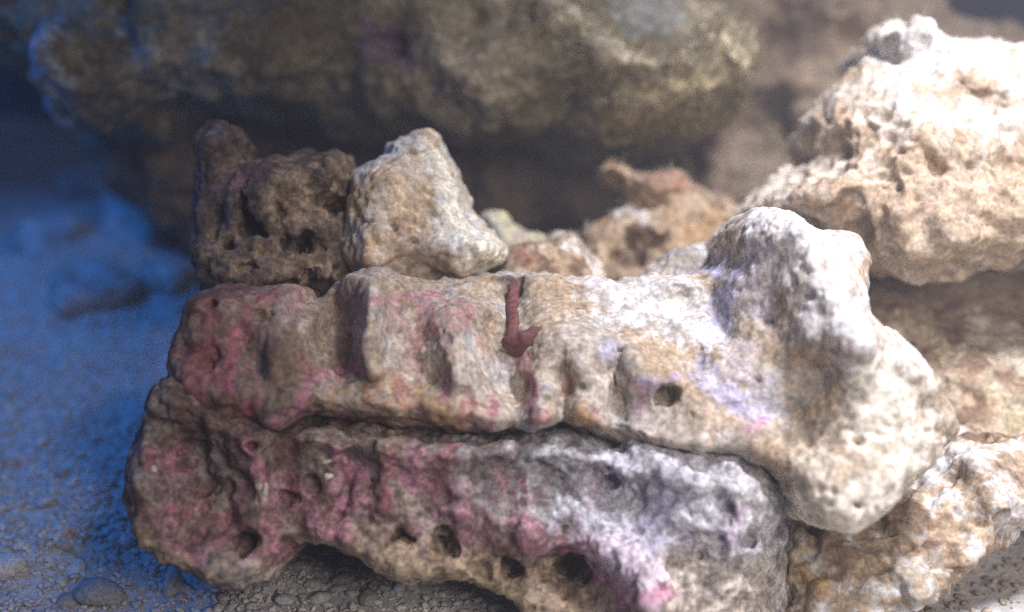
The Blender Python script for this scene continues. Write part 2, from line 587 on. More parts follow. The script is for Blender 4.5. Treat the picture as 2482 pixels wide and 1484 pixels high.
# ------------------------------------------------------------------ the stones of the reef
lower = rock('base_rock',
    [(352, 1010), (385, 950), (430, 900), (520, 900), (620, 970), (700, 985), (790, 950), (900, 955), (1000, 965), (1200, 965), (1400, 965), (1600, 1010),
     (1800, 1040), (1920, 1130), (1965, 1290), (1950, 1400), (1970, 1600), (1330, 1600), (1255, 1478), (1190, 1440), (1120, 1405), (1050, 1415),
     (1000, 1412), (950, 1395), (900, 1362), (850, 1338), (780, 1325), (725, 1332), (695, 1370), (680, 1398), (600, 1415), (520, 1402),
     (430, 1370), (370, 1330), (330, 1270), (310, 1200), (315, 1120), (335, 1060)],
    0.326, 35, 45, 85, 'large pitted base rock crusted with maroon and pink, under the dark crack',
    [(0.19, 0.13, 0.10), (0.19, 0.095, 0.085), (0.34, 0.27, 0.22), (0.14, 0.09, 0.07)], mat=CRUST, crisp=0.25, lean=0.14, voxel=0.0007, seed=11, tall=1.3, patch=6,
    rough=((12, 1.3), (4, 0.7), (1.6, 0.3)), ridge=((7, 0.8),),
    relief=[([(690, 1040), (790, 1010), (920, 1030), (1150, 1055), (1340, 1040), (1500, 1075)], 14, -11), ([(1560, 1120), (1750, 1150), (1870, 1220)], 45, 7), ([(760, 1065), (1000, 1090), (1300, 1090), (1500, 1125)], 28, 5),
            ([(410, 950), (540, 1000), (650, 1035)], 60, 9), ([(360, 1120), (380, 1250), (480, 1370), (650, 1390)], 60, 6), ([(480, 1080), (500, 1200)], 45, -6), ([(620, 1060), (650, 1200), (640, 1280)], 30, 4),
            ([(700, 1080), (680, 1250)], 28, -3.5), ([(850, 1100), (820, 1250)], 22, -3), ([(930, 1080), (950, 1220)], 22, 3), ([(1100, 1120), (1130, 1250)], 30, 3),
            ([(800, 1300), (1000, 1360), (1100, 1390)], 40, 4), ([(1290, 1290), (1330, 1320), (1440, 1320)], 30, 5), ([(1530, 1350), (1560, 1440)], 55, 17),
            ([(1640, 1230), (1780, 1290)], 90, 7), ([(1370, 1390)], 65, -14), ([(1180, 1330), (1250, 1420)], 35, -4), ([(1760, 1190), (1760, 1330)], 20, 3),
            ([(1990, 1200), (1990, 1500)], 120, -22)],
    cuts=[(605, 1312, 1, 26, 38, 8), (975, 1305, 1, 38, 30, 8), (1072, 1312, 1, 30, 32, 7), (1238, 1388, 1, 24, 34, 7), (1165, 1385, 1, 18, 26, 5),
          (1395, 1395, 1, 52, 40, 12), (1810, 1302, 1, 34, 15, 7), (1590, 1400, 0, 12, 12, 3), (1300, 1265, 0, 18, 14, 4), (700, 1215, 0, 14, 16, 3.5),
          (760, 1170, 0, 16, 12, 3), (1480, 1160, 0, 9, 10, 3), (1355, 1155, 0, 9, 9, 3), (1560, 1165, 0, 9, 12, 3), (1690, 1335, 0, 10, 10, 3), (900, 1170, 0, 9, 16, 3),
          (640, 1070, 0, 22, 12, 4), (470, 1290, 0, 22, 12, 3), (560, 1240, 0, 14, 22, 3)],
    pits=[(6.5, 1.6, 0.5), (3.0, 0.9, 0.5)],
    paint=[([(1120, 1130), (1200, 1180)], 110, GREY, 0.5), ([(850, 1150), (980, 1180)], 90, (0.40, 0.32, 0.28), 0.45), ([(1380, 1130), (1500, 1150), (1800, 1220), (1700, 1300)], 150, GREY, 1.0), ([(1500, 1200), (1700, 1250)], 130, (0.55, 0.54, 0.60), 0.85), ([(1580, 1230), (1780, 1300)], 70, LILAC, 0.6),  # lavender strokes paint bluish light and offset the shade under the bulge
           ([(1780, 1250), (1900, 1450)], 130, (0.54, 0.53, 0.53), 0.9), ([(1620, 1400), (1800, 1470)], 110, CREAM, 0.8),
           ([(800, 1320), (1000, 1370), (1150, 1400), (1300, 1440), (1400, 1450)], 60, TAN, 1.0), ([(560, 1385), (640, 1385)], 40, CREAM, 0.9), ([(330, 1230), (400, 1320), (520, 1390)], 28, TAN, 0.9),
           ([(420, 1130), (470, 1230), (560, 1300), (660, 1340)], 46, PINK, 0.55), ([(380, 1080), (420, 1180)], 40, (0.34, 0.28, 0.27), 0.7), ([(620, 1080), (640, 1150), (690, 1380)], 26, ROSE, 0.7), ([(400, 1250), (480, 1330)], 30, ROSE, 0.6), ([(700, 1110), (780, 1240)], 40, MAROON, 0.6),
           ([(830, 1090), (870, 1200), (820, 1260)], 26, ROSE, 0.9), ([(950, 1100), (920, 1220)], 26, PINK, 0.9), ([(1000, 1120), (1090, 1180), (1140, 1270)], 40, ROSE, 0.8),
           ([(1080, 1080), (1060, 1180)], 22, PINK, 0.8), ([(1260, 1260), (1300, 1310), (1440, 1320)], 28, ROSE, 0.95), ([(1480, 1330), (1560, 1380)], 60, (0.74, 0.62, 0.70), 0.95),
           ([(1460, 1405), (1600, 1410)], 22, (0.55, 0.25, 0.34), 0.8), ([(1500, 1440), (1520, 1480)], 26, ROSE, 0.9), ([(1770, 1200), (1755, 1300)], 12, (0.5, 0.3, 0.42), 0.6),
           ([(790, 1120)], 14, CREAM, 1.0), ([(640, 1190)], 13, CREAM, 0.9)]
    + streaks(8, 12, (1220, 1480), (1090, 1250), 60, 11, [ROSE, (0.45, 0.32, 0.34), (0.3, 0.25, 0.22), (0.48, 0.36, 0.42)], 0.5) + streaks(1, 34, (690, 1290), (1070, 1240), 60, 10, [PINK, ROSE, (0.45, 0.38, 0.33), (0.45, 0.40, 0.37), (0.16, 0.11, 0.09), (0.50, 0.24, 0.32)])
    + streaks(2, 44, (330, 690), (1030, 1340), 50, 9, [PINK, ROSE, (0.36, 0.30, 0.28), (0.12, 0.08, 0.06), (0.12, 0.08, 0.06), (0.2, 0.14, 0.11), (0.42, 0.22, 0.30)], 0.7)
    + streaks(3, 16, (1250, 1800), (1120, 1330), 50, 9, [(0.52, 0.40, 0.50), LILAC, (0.36, 0.33, 0.30), PALE], 0.6)
    + [([(330, 1225), (385, 1315), (520, 1395)], 16, TAN, 0.9), ([(570, 1388), (660, 1388)], 26, CREAM, 0.8), ([(780, 1335), (960, 1380), (1110, 1400), (1250, 1460)], 30, (0.44, 0.34, 0.22), 0.9)])

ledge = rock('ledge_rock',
    [(442, 750), (456, 712), (480, 697), (530, 690), (600, 700), (720, 700), (745, 730), (770, 725), (810, 680), (850, 650), (920, 645), (960, 662), (1060, 675), (1150, 665),
     (1200, 655), (1280, 650), (1400, 668), (1470, 675), (1510, 685), (1560, 672), (1600, 665), (1700, 660), (1755, 640), (1758, 600), (1775, 555),
     (1830, 515), (1900, 522), (1980, 558), (2060, 565), (2095, 610), (2095, 680), (2100, 760), (2150, 800), (2210, 870), (2260, 940), (2300, 1000),
     (2315, 1030), (2285, 1085), (2225, 1145), (2150, 1205), (2080, 1250), (1990, 1275), (1930, 1262), (1890, 1200), (1860, 1150), (1800, 1130),
     (1720, 1110), (1640, 1110), (1530, 1080), (1450, 1060), (1385, 1030), (1335, 1028), (1290, 1048), (1230, 1038), (1150, 1055), (1050, 1040),
     (960, 1042), (920, 1025), (850, 1018), (790, 1008), (755, 1005), (700, 1035), (640, 1055), (560, 1050), (490, 1015), (440, 985), (424, 940), (420, 890),
     (428, 830), (440, 790)],
    0.320, 24, 50, 62, 'long fluted ledge rock with pink coralline edges and a white finger on its lit end',
    [(0.44, 0.35, 0.26), CREAM, TAN, (0.46, 0.43, 0.40)], lean=0.30, voxel=0.0007, seed=23, rough=((14, 1.3), (5, 0.5), (1.8, 0.24)), ridge=((9, 0.35),), tall=1.3,
    relief=[([(380, 990), (480, 1030), (620, 1060)], 60, -7), ([(560, 820), (620, 960)], 140, 4), ([(500, 740), (540, 740)], 28, 4), ([(450, 840), (520, 860)], 22, -3), ([(600, 800), (640, 900)], 22, -3), ([(480, 940), (560, 960)], 24, 3), ([(690, 780), (680, 900)], 22, 3), ([(800, 740), (830, 900)], 48, -12), ([(905, 700), (910, 890)], 20, 8), ([(1000, 780), (1000, 900)], 40, -5), ([(1090, 770), (1120, 920)], 42, 8),
            ([(1190, 800), (1240, 980)], 34, -9), ([(1230, 700), (1260, 850)], 40, -7), ([(1300, 900), (1310, 1020)], 30, 5), ([(1360, 900), (1370, 1010)], 18, -4), ([(1480, 900), (1500, 1040)], 22, -5), ([(1400, 850), (1420, 1000)], 55, 4),
            ([(800, 950), (1200, 1010), (1500, 1040), (1700, 1080)], 34, 5), ([(1000, 960), (1010, 1030)], 16, -2), ([(1130, 950), (1140, 1030)], 14, -2),
            ([(1060, 680), (1300, 690), (1500, 720), (1680, 730)], 75, -13), ([(1750, 680), (1765, 820)], 32, -7),
            ([(1900, 570), (1950, 700), (1990, 820)], 82, 17), ([(2100, 900), (2060, 1080), (2020, 1180)], 170, 13), ([(1970, 900), (1920, 1000)], 50, -4),
            ([(1560, 900), (1700, 1000)], 60, 5), ([(1600, 820), (1680, 860)], 40, -4), ([(2180, 860), (2280, 1000)], 40, 3), ([(730, 960), (660, 1030)], 30, 3)],
    cuts=[(527, 737, 0.5, 17, 15, 6), (1608, 957, 1, 26, 22, 8), (1355, 1060, 4, 60, 16, 10), (900, 1040, 4, 50, 12, 10), (1640, 1100, 5, 50, 16, 10),
          (1445, 905, 0, 9, 8, 2.5), (1500, 860, 0, 14, 18, 3), (2040, 1060, 0, 9, 9, 2.5), (2035, 1200, 0, 10, 8, 2.5), (1920, 720, 0, 12, 10, 3), (1850, 780, 0, 14, 9, 3), (640, 760, 0, 16, 12, 3), (500, 880, 0, 14, 14, 3)],
    pits=[(4.5, 0.9, 0.4), (2.4, 0.4, 0.45)],
    paint=[([(480, 730), (560, 850), (640, 980)], 180, (0.18, 0.115, 0.085), 1.0), ([(470, 720), (540, 860), (560, 990)], 120, MAROON, 0.7), ([(620, 800), (680, 980)], 60, (0.25, 0.18, 0.14), 0.6), ([(500, 760), (560, 740), (700, 720)], 30, PINK, 0.6), ([(540, 900), (600, 880)], 30, PINK, 0.6),  # brown crust, darkened further for the weaker light at this end
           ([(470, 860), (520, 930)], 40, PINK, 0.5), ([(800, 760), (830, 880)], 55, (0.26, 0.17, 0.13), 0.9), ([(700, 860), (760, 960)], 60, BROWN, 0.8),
           ([(660, 1040), (740, 990), (752, 930), (880, 890)], 20, ROSE, 0.9), ([(870, 690), (905, 735), (1000, 720), (1060, 715)], 12, ROSE, 1.0), ([(890, 740), (895, 890)], 10, ROSE, 0.8),
           ([(1040, 750), (1110, 770)], 44, PINK, 0.7), ([(920, 930), (1000, 980), (1130, 1010)], 50, OCHRE, 0.7), ([(1130, 960), (1150, 1040)], 32, PINK, 0.75),
           ([(830, 960), (930, 990)], 40, OCHRE, 0.6), ([(1270, 880), (1290, 1000)], 24, PINK, 0.8), ([(1420, 960), (1435, 1020)], 14, PINK, 0.7), ([(960, 900), (980, 950)], 16, PINK, 0.6),
           ([(930, 800), (1000, 850), (1100, 900)], 70, CREAM, 0.6), ([(1400, 850), (1500, 950), (1600, 1040)], 90, (0.46, 0.40, 0.34), 0.9),
           ([(1500, 700), (1700, 760)], 90, PALE, 0.9), ([(1535, 930), (1540, 1000)], 14, (0.46, 0.27, 0.33), 0.8), ([(1540, 920), (1640, 910)], 14, (0.52, 0.42, 0.58), 0.8),
           ([(1755, 650), (1745, 780)], 34, LILAC, 0.95), ([(1800, 620), (1840, 760)], 40, (0.52, 0.50, 0.60), 0.6), ([(1780, 860), (1850, 960)], 50, (0.46, 0.44, 0.54), 0.5), ([(1700, 890), (1800, 990)], 30, LILAC, 0.75), ([(1840, 1010), (1810, 1030)], 14, (0.6, 0.3, 0.5), 0.8), ([(1460, 870), (1480, 850)], 16, LILAC, 0.7),  # lilac strokes by the finger paint its bluish shade and reflections
           ([(1900, 560), (2000, 720), (2080, 860)], 110, PALE, 0.95), ([(1930, 850), (2000, 940), (1960, 1010)], 55, (0.44, 0.31, 0.17), 0.6), ([(2060, 780), (2100, 850)], 40, TAN, 0.6),
           ([(2100, 960), (2150, 1100), (2000, 1200)], 120, (0.78, 0.72, 0.60), 0.9), ([(1800, 1050), (1900, 1120), (1990, 1100)], 50, TAN, 0.5)]
    + streaks(4, 30, (780, 1450), (880, 1010), 60, 10, [PINK, ROSE, OCHRE, CREAM, ROSE], 0.7)
    + streaks(7, 16, (900, 1200), (730, 900), 110, 13, [ROSE, ROSE, CREAM, (0.48, 0.30, 0.24)], 0.65, 0.05)
    + streaks(5, 26, (430, 740), (710, 1020), 50, 11, [PINK, (0.32, 0.24, 0.19), (0.10, 0.07, 0.055), (0.36, 0.16, 0.15), PINK], 0.75)
    + streaks(6, 18, (1780, 2250), (600, 1200), 80, 12, [TAN, PALE, (0.40, 0.30, 0.20), CREAM], 0.6, 0.3))

spongy = rock('spongy_rock',
    [(470, 345), (490, 310), (520, 300), (555, 318), (575, 370), (600, 390), (640, 375), (700, 360), (760, 365), (820, 362), (845, 385), (858, 420),
     (850, 470), (850, 560), (850, 640), (830, 700), (790, 735), (730, 745), (600, 725), (500, 715), (470, 670), (455, 600), (450, 520), (465, 450), (472, 390)],
    0.352, 20, 30, 110, 'dark brown spongy rock full of deep holes, on the shaded end of the ledge',
    [(0.15, 0.11, 0.08), (0.23, 0.165, 0.11), (0.11, 0.08, 0.06), (0.27, 0.2, 0.14)], mat=CRUST, ridge=((5, 0.7),), lean=0.2, voxel=0.0008, seed=37,
    blobs=[(522, 352, 14, 50, 52, 13), (512, 450, 16, 52, 90, 14)],
    relief=[([(520, 400), (510, 560)], 40, -3), ([(700, 440), (640, 480)], 60, 5), ([(800, 420)], 50, 5), ([(640, 700), (560, 690)], 40, 4)],
    cuts=[(598, 520, 2, 24, 50, 13), (625, 560, 2, 28, 20, 10), (795, 495, 2, 34, 22, 12), (725, 592, 2, 46, 28, 12), (552, 598, 0.5, 13, 13, 6), (768, 705, 1, 48, 42, 12),
          (777, 408, 0.5, 20, 9, 4), (612, 655, 0.5, 26, 20, 4), (680, 520, 0.5, 14, 22, 4), (840, 640, 1, 24, 36, 8), (700, 690, 0.5, 22, 14, 5), (520, 520, 0.5, 14, 18, 3)],
    pits=[(4.5, 1.2, 0.5), (2.2, 0.6, 0.5)],
    paint=[([(510, 320), (480, 420), (500, 520)], 50, (0.11, 0.075, 0.075), 0.8), ([(490, 320), (520, 305)], 14, (0.26, 0.25, 0.34), 0.5), ([(640, 400), (560, 420)], 40, (0.20, 0.10, 0.10), 0.7), ([(700, 500), (760, 470)], 60, TAN, 0.5), ([(660, 640), (760, 660)], 50, TAN, 0.4)])

cone = rock('peaked_rock',
    [(925, 348), (948, 328), (1030, 325), (1055, 335), (1075, 370), (1100, 400), (1105, 440), (1130, 470), (1140, 510), (1175, 545), (1225, 595), (1215, 630),
     (1180, 650), (1160, 690), (1130, 725), (1000, 710), (900, 700), (840, 665), (825, 600), (835, 540), (845, 470), (862, 425), (900, 390), (928, 376)],
    0.358, 24, 28, 110, 'cream and tan peaked rock with a chalky ridge beside the spongy rock',
    [CREAM, (0.50, 0.40, 0.28), PALE, (0.48, 0.37, 0.25)], blobs=[(962, 356, 16, 38, 30, 12), (1030, 352, 16, 34, 30, 12), (900, 440, 18, 50, 50, 14)], lean=0.25, voxel=0.0008, seed=41,
    relief=[([(1045, 360), (1085, 500), (1140, 590)], 34, 4), ([(930, 400), (900, 560)], 60, 5), ([(980, 460), (1000, 580)], 40, 3), ([(1000, 650), (1120, 700)], 30, -5), ([(1190, 610)], 30, 6), ([(900, 640)], 30, 5), ([(1120, 640), (1060, 600)], 30, 3), ([(960, 370), (1030, 375)], 14, -3)],
    cuts=[(960, 560, 0, 9, 9, 3), (1010, 590, 0, 12, 9, 3), (905, 545, 0, 8, 7, 2.5), (1110, 640, 0, 12, 10, 3), (1050, 660, 0, 14, 9, 3), (870, 520, 0, 10, 14, 3)],
    pits=[(3.0, 0.8, 0.5)],
    paint=[([(1050, 370), (1090, 500), (1150, 600), (1200, 610)], 34, (0.72, 0.68, 0.55), 1.0), ([(940, 350), (1000, 350)], 30, PALE, 0.9), ([(900, 480), (960, 560)], 70, (0.60, 0.44, 0.27), 0.8), ([(870, 430), (920, 400)], 24, PALE, 0.7),  # warm stroke on the left face paints the orange light there
           ([(1000, 600), (1080, 640)], 60, BROWN, 0.6), ([(1000, 390)], 40, (0.45, 0.36, 0.26), 0.7), ([(1010, 460), (1030, 540)], 40, TAN, 0.6), ([(870, 620), (900, 690)], 40, OCHRE, 0.7), ([(860, 560)], 30, CREAM, 0.6)])

knob = rock('cream_knob', [(1162, 535), (1188, 511), (1222, 512), (1245, 545), (1290, 568), (1325, 578), (1335, 630), (1240, 650), (1195, 605)],
    0.405, 8, 14, 40, 'small creamy yellow knob poking up behind the peaked rock', [(0.60, 0.55, 0.36), CREAM], voxel=0.001, seed=43, lean=0.2,
    paint=[([(1180, 540), (1200, 580)], 18, GREY, 0.7)])
mound = rock('granular_stone', [(1215, 625), (1255, 590), (1315, 578), (1360, 555), (1397, 560), (1422, 592), (1452, 625), (1462, 670), (1450, 730), (1240, 730)],
    0.372, 18, 24, 70, 'rounded tan granular stone on the middle of the ledge', [TAN, CREAM, BROWN], voxel=0.0008, seed=47, lean=0.4, pits=[(2.6, 0.7, 0.5)],
    paint=[([(1240, 605), (1270, 620)], 26, (0.20, 0.09, 0.06), 0.9), ([(1380, 570), (1440, 640)], 24, PALE, 0.6)])
mound2 = rock('speckled_stone', [(1495, 700), (1570, 668), (1615, 625), (1660, 597), (1735, 590), (1785, 600), (1810, 700), (1700, 745), (1520, 740)],
    0.362, 16, 24, 60, 'low speckled pale stone behind the foot of the white finger', [CREAM, PALE, BROWN], voxel=0.0008, seed=53, lean=0.4, pits=[(2.6, 0.7, 0.5)],
    paint=[([(1640, 640), (1680, 630)], 34, (0.20, 0.16, 0.12), 0.8)])

upper = rock('overhanging_rock',
    [(-160, -140), (-140, 90), (-30, 120), (15, 138), (60, 175), (88, 235), (150, 278), (260, 305), (345, 300), (400, 252), (470, 234), (540, 240), (640, 236), (760, 268),
     (900, 288), (1000, 285), (1100, 305), (1180, 318), (1240, 298), (1310, 305), (1400, 335), (1500, 340), (1600, 332), (1700, 305), (1780, 270), (1822, 210),
     (1846, 130), (1832, 75), (1790, 20), (1730, -70), (1600, -140), (800, -160)],
    0.458, 46, 60, 150, 'huge olive brown rock overhanging the dark cave, fuzzy with algae at its lit end',
    [(0.165, 0.135, 0.08), (0.21, 0.165, 0.10), (0.13, 0.105, 0.065), (0.23, 0.20, 0.135)], voxel=0.0014, ridge=((18, 1.6),), seed=61, lean=0.25, edge=15,
    rough=((30, 4.5), (10, 1.5), (4, 0.6)), patch=16,
    relief=[([(170, 120), (140, 230)], 70, 14), ([(330, 170), (520, 190)], 90, 10), ([(300, 20), (330, 120)], 40, -10), ([(960, 110)], 60, -14), ([(1150, 90)], 50, -10), ([(1130, 240), (1180, 290)], 90, 14), ([(800, 180), (740, 240)], 80, -12),
            ([(1480, -80), (1640, -20)], 130, -15), ([(1340, 30), (1480, 150), (1570, 190), (1660, 150), (1750, 60)], 26, 13), ([(1760, 120), (1800, 180)], 36, 8), ([(1620, 230), (1700, 240)], 22, 5), ([(1560, 300)], 26, -6), ([(1600, 280)], 90, 8), ([(1360, 250)], 50, -12)],
    pits=[(11, 1.4, 0.45)], mat=ROCK_COARSE,
    paint=[([(150, 120), (140, 220)], 50, (0.40, 0.42, 0.44), 0.8), ([(280, 20), (300, 90)], 12, (0.42, 0.44, 0.46), 0.9), ([(350, 170), (470, 150), (520, 200)], 60, (0.36, 0.32, 0.25), 0.7), ([(920, 90), (970, 130)], 44, PURPLE, 0.9), ([(1350, 40), (1480, 140), (1560, 190)], 36, (0.48, 0.42, 0.29), 0.9),  # grey strokes paint lamp highlights on the left lobe; rim lightened as lit
           ([(1700, 20), (1780, 120), (1700, 180)], 60, (0.52, 0.44, 0.28), 0.8), ([(1500, 250), (1750, 230)], 70, (0.36, 0.29, 0.15), 0.8), ([(1560, 0)], 110, (0.26, 0.27, 0.26), 0.7), ([(1100, 200)], 90, (0.30, 0.24, 0.17), 0.7)])  # lit right end painted lighter over its algae tone

cave = rock('cave_rock',
    [(180, 235), (420, 170), (900, 170), (1500, 260), (1590, 420), (1540, 680), (900, 760), (500, 800), (440, 620), (350, 500), (240, 420)],
    0.545, 30, 60, 150, 'dark brown rock at the back of the cave, below the overhang', [(0.17, 0.125, 0.09), BROWN, (0.27, 0.2, 0.14)], ridge=((16, 4.5),), pits=[(14, 4.0, 0.45)], voxel=0.002, seed=67, rough=((30, 5), (10, 2), (5, 0.8)), patch=20,
    relief=[([(420, 330), (440, 450)], 80, 12), ([(1250, 450), (1400, 420)], 120, 18), ([(700, 400)], 160, -20)], mat=ROCK_COARSE)

backstone = rock('ruddy_stone',
    [(1452, 405), (1490, 385), (1560, 420), (1640, 408), (1685, 450), (1760, 488), (1810, 560), (1800, 730), (1500, 740), (1430, 660), (1425, 560), (1478, 525), (1500, 470)],
    0.415, 18, 30, 60, 'rough brown stone with a rusty red patch, in the gap behind the ledge', [TAN, BROWN, (0.40, 0.26, 0.14)], voxel=0.0012, seed=71, lean=0.35, patch=12, edge=7,
    rough=((12, 2.4), (5, 1.4), (2.4, 0.6)), pits=[(6, 1.8, 0.45)],
    relief=[([(1500, 420), (1620, 450)], 30, 5), ([(1540, 500)], 50, -9), ([(1500, 620)], 50, -8), ([(1520, 545), (1600, 555)], 16, 6)],
    paint=[([(1600, 440), (1650, 440)], 28, (0.30, 0.16, 0.11), 0.8), ([(1500, 520), (1560, 525)], 18, PALE, 0.7)])
backknob = rock('mottled_knob', [(1690, 340), (1725, 318), (1762, 335), (1770, 400), (1765, 470), (1800, 540), (1690, 560), (1680, 480), (1700, 420)],
    0.505, 14, 20, 40, 'small mottled knob between the rusty patched stone and the brown rear rock', [BROWN, TAN, (0.34, 0.2, 0.16)], voxel=0.0014, seed=73)
rear = rock('rear_rock',
    [(1640, -120), (2200, -130), (2330, 20), (2520, 60), (2700, 120), (2700, 560), (2300, 640), (1760, 640), (1600, 520), (1620, 330), (1720, 160)],
    0.530, 30, 60, 180, 'broad blurred brown rock rising at the rear behind the bright rock', [(0.42, 0.32, 0.21), (0.34, 0.26, 0.17), TAN], voxel=0.002, seed=79, patch=24,
    rough=((32, 6), (12, 3.0), (5, 1.0)), ridge=((14, 3.0),), pits=[(16, 4.0, 0.45)], mat=ROCK_COARSE, relief=[([(1900, 110)], 60, -18), ([(1850, 260), (1870, 330)], 50, -14), ([(1760, 240), (1900, 210)], 40, 8), ([(2060, 80)], 50, -8)],
    paint=[([(1880, 110), (1960, 110)], 60, BROWN, 0.7), ([(1860, 280)], 50, BROWN, 0.7)])

bright = rock('bright_rock',
    [(2136, 92), (2155, 60), (2195, 44), (2245, 52), (2300, 70), (2400, 75), (2481, 98), (2600, 130), (2680, 300), (2680, 560), (2600, 640), (2481, 645), (2400, 660), (2300, 665), (2200, 645), (2120, 605),
     (2085, 570), (2020, 560), (1975, 560), (1915, 535), (1870, 512), (1840, 496), (1885, 448), (1925, 415), (1970, 388), (2008, 366), (2004, 335), (1990, 302),
     (1998, 265), (2040, 232), (2082, 192), (2130, 160), (2165, 130)],
    0.385, 34, 55, 140, 'big rough rock with a brightly lit white crown and tan flank, behind the white finger',
    [CREAM, (0.64, 0.59, 0.52), TAN, CREAM], voxel=0.0009, seed=84, lean=0.42, edge=6, patch=14, rough=((20, 3.6), (8, 2.1), (3, 0.6)), pits=[(6, 1.8, 0.45), (3, 0.6, 0.45)], ridge=((13, 1.5),),
    relief=[([(1900, 470), (2030, 450)], 38, 5), ([(1980, 520), (2050, 510)], 40, -6), ([(2050, 330), (2070, 400)], 45, 5), ([(2300, 330), (2420, 480)], 50, 6), ([(2180, 430), (2160, 540)], 40, 5), ([(2330, 230), (2400, 260)], 44, -5), ([(2200, 300), (2280, 480), (2300, 600)], 60, 5), ([(2250, 420)], 24, -5),
            ([(2170, 95), (2230, 90)], 30, 6), ([(2190, 150)], 30, -6)],
    paint=[([(2200, 520), (2450, 560)], 150, TAN, 0.85), ([(2340, 230), (2400, 260)], 50, (0.30, 0.20, 0.12), 0.8), ([(2230, 340), (2260, 440)], 50, TAN, 0.6), ([(1960, 500), (2060, 520)], 60, BROWN, 0.8), ([(2050, 480), (2150, 500)], 60, TAN, 0.7), ([(2200, 120), (2400, 130)], 60, (0.78, 0.76, 0.74), 0.8)])  # crown painted lighter and flank browner, after their light and shade

shade_rock = rock('shaded_rock',
    [(2070, 600), (2680, 560), (2700, 1150), (2450, 1170), (2310, 1150), (2240, 980), (2140, 850), (2075, 720)],
    0.385, 20, 50, 120, 'stringy tan rock in the shade below the big bright rock', [TAN, CREAM, BROWN, (0.40, 0.33, 0.20)], voxel=0.001, seed=89, lean=0.75, patch=8,
    rough=((14, 2.6), (6, 1.6), (2.6, 0.7)), relief=[([(2300, 720), (2480, 740)], 80, -12), ([(2300, 900), (2481, 960)], 80, 6)],
    paint=[([(2150, 690), (2300, 730), (2480, 730)], 80, BROWN, 0.8), ([(2400, 800), (2470, 880)], 60, CREAM, 0.6)])  # brown stroke paints the shadow of the bright rock above

corner = rock('knobbly_rock',
    [(1910, 1275), (1990, 1262), (2140, 1200), (2250, 1130), (2320, 1060), (2400, 1040), (2500, 1055), (2640, 1080), (2660, 1200), (2481, 1300), (2400, 1370), (2300, 1440),
     (2220, 1500), (2120, 1620), (1900, 1620), (1890, 1430)],
    0.328, 22, 45, 100, 'knobbly tan and cream rock below the white end of the ledge, near the sand corner', [TAN, CREAM, BROWN, PALE], voxel=0.0009, seed=97, lean=0.45, patch=7, edge=7,
    rough=((14, 2.4), (6, 1.8), (2.6, 0.7)), pits=[(7, 2.0, 0.45)],
    relief=[([(2200, 1390)], 60, 9), ([(2330, 1370)], 40, 3), ([(2400, 1220)], 50, 6), ([(2340, 1120)], 40, 5), ([(2150, 1270)], 50, -10), ([(1980, 1330)], 40, -6)],
    cuts=[(1915, 1365, 0.5, 26, 20, 6), (1990, 1300, 0.5, 24, 16, 6)],
    paint=[([(2180, 1380), (2230, 1400)], 44, CREAM, 0.9), ([(1960, 1400)], 40, OCHRE, 0.7), ([(2000, 1290), (2200, 1250)], 50, BROWN, 0.7), ([(2350, 1110)], 40, PALE, 0.9), ([(2440, 1250)], 60, PALE, 0.8)])

under = rock('under_stone', [(1010, 1432), (1060, 1405), (1130, 1405), (1200, 1440), (1262, 1500), (1250, 1580), (1040, 1570)],
    0.345, 14, 20, 70, 'smooth dark stone half hidden in the shadow under the base rock', [(0.26, 0.21, 0.15), BROWN], voxel=0.001, seed=101, rough=((14, 1.2), (4, 0.3)))

# rubble stones on the sand at the rear left, under the blue lamp
RUB = [('pale rubble stone on the sand nearest the dark rear wall', 110, 585, 95, 70, 0.575, 12),
       ('broad rubble stone on the sand, middle of the blue heap', 215, 700, 115, 62, 0.520, 22),
       ('tall rubble stone in the blue heap beside the cave rock', 330, 540, 95, 95, 0.560, 33),
       ('shaded rubble stone touching the spongy rock in the blue heap', 400, 665, 80, 60, 0.500, 44),
       ('small rubble stone topping the blue heap below the overhang', 200, 440, 70, 50, 0.620, 55)]
for lab, px, py, rx, ry, Y, sd in RUB:
    rr = random.Random(sd)
    pts = []
    for k in range(9):
        a = k * 2 * math.pi / 9
        q = rr.uniform(0.82, 1.12)
        pts.append((px + rx * q * math.cos(a), py + ry * q * math.sin(a)))
    Y = CAM_H / (SINP + (py + 0.8 * ry - CY) * TANH / HW * COSP)
    rock('rubble_stone', pts, Y, 18, 26, min(rx, ry) * 0.95, lab, [(0.42, 0.40, 0.38), (0.52, 0.5, 0.47), (0.3, 0.28, 0.26)], voxel=0.0016, seed=sd, lean=1.0,
         group='rubble stones on the sand at the rear', rough=((20, 3), (8, 1.5)))

# ------------------------------------------------------------------ growths
ALGAE = plain_mat('turf_algae', (0.20, 0.16, 0.08), (0.38, 0.32, 0.19), 120, bump=0)
FUZZ = plain_mat('pale_fuzz', (0.40, 0.34, 0.24), (0.62, 0.56, 0.46), 120, bump=0)
dE = seg_dist(upper['qx'], upper['qy'], [(1340, 40), (1480, 150), (1600, 240), (1760, 180), (1800, 60)])
hairs(upper, (dE < 110) & (upper['N'][:, 1] < 0.3), 2600, 0.0050, ALGAE, 3, 0.00022, up=0.3)
mH = (bright['N'][:, 1] < 0.45) & (bright['N'][:, 2] > 0.2)
hairs(bright, mH, 900, 0.0026, FUZZ, 4, 0.00012)
hairs(mound, mound['N'][:, 2] > 0.1, 350, 0.0020, FUZZ, 5, 0.0001)
hairs(backstone, backstone['N'][:, 2] > 0.1, 500, 0.0030, FUZZ, 8, 0.00014)

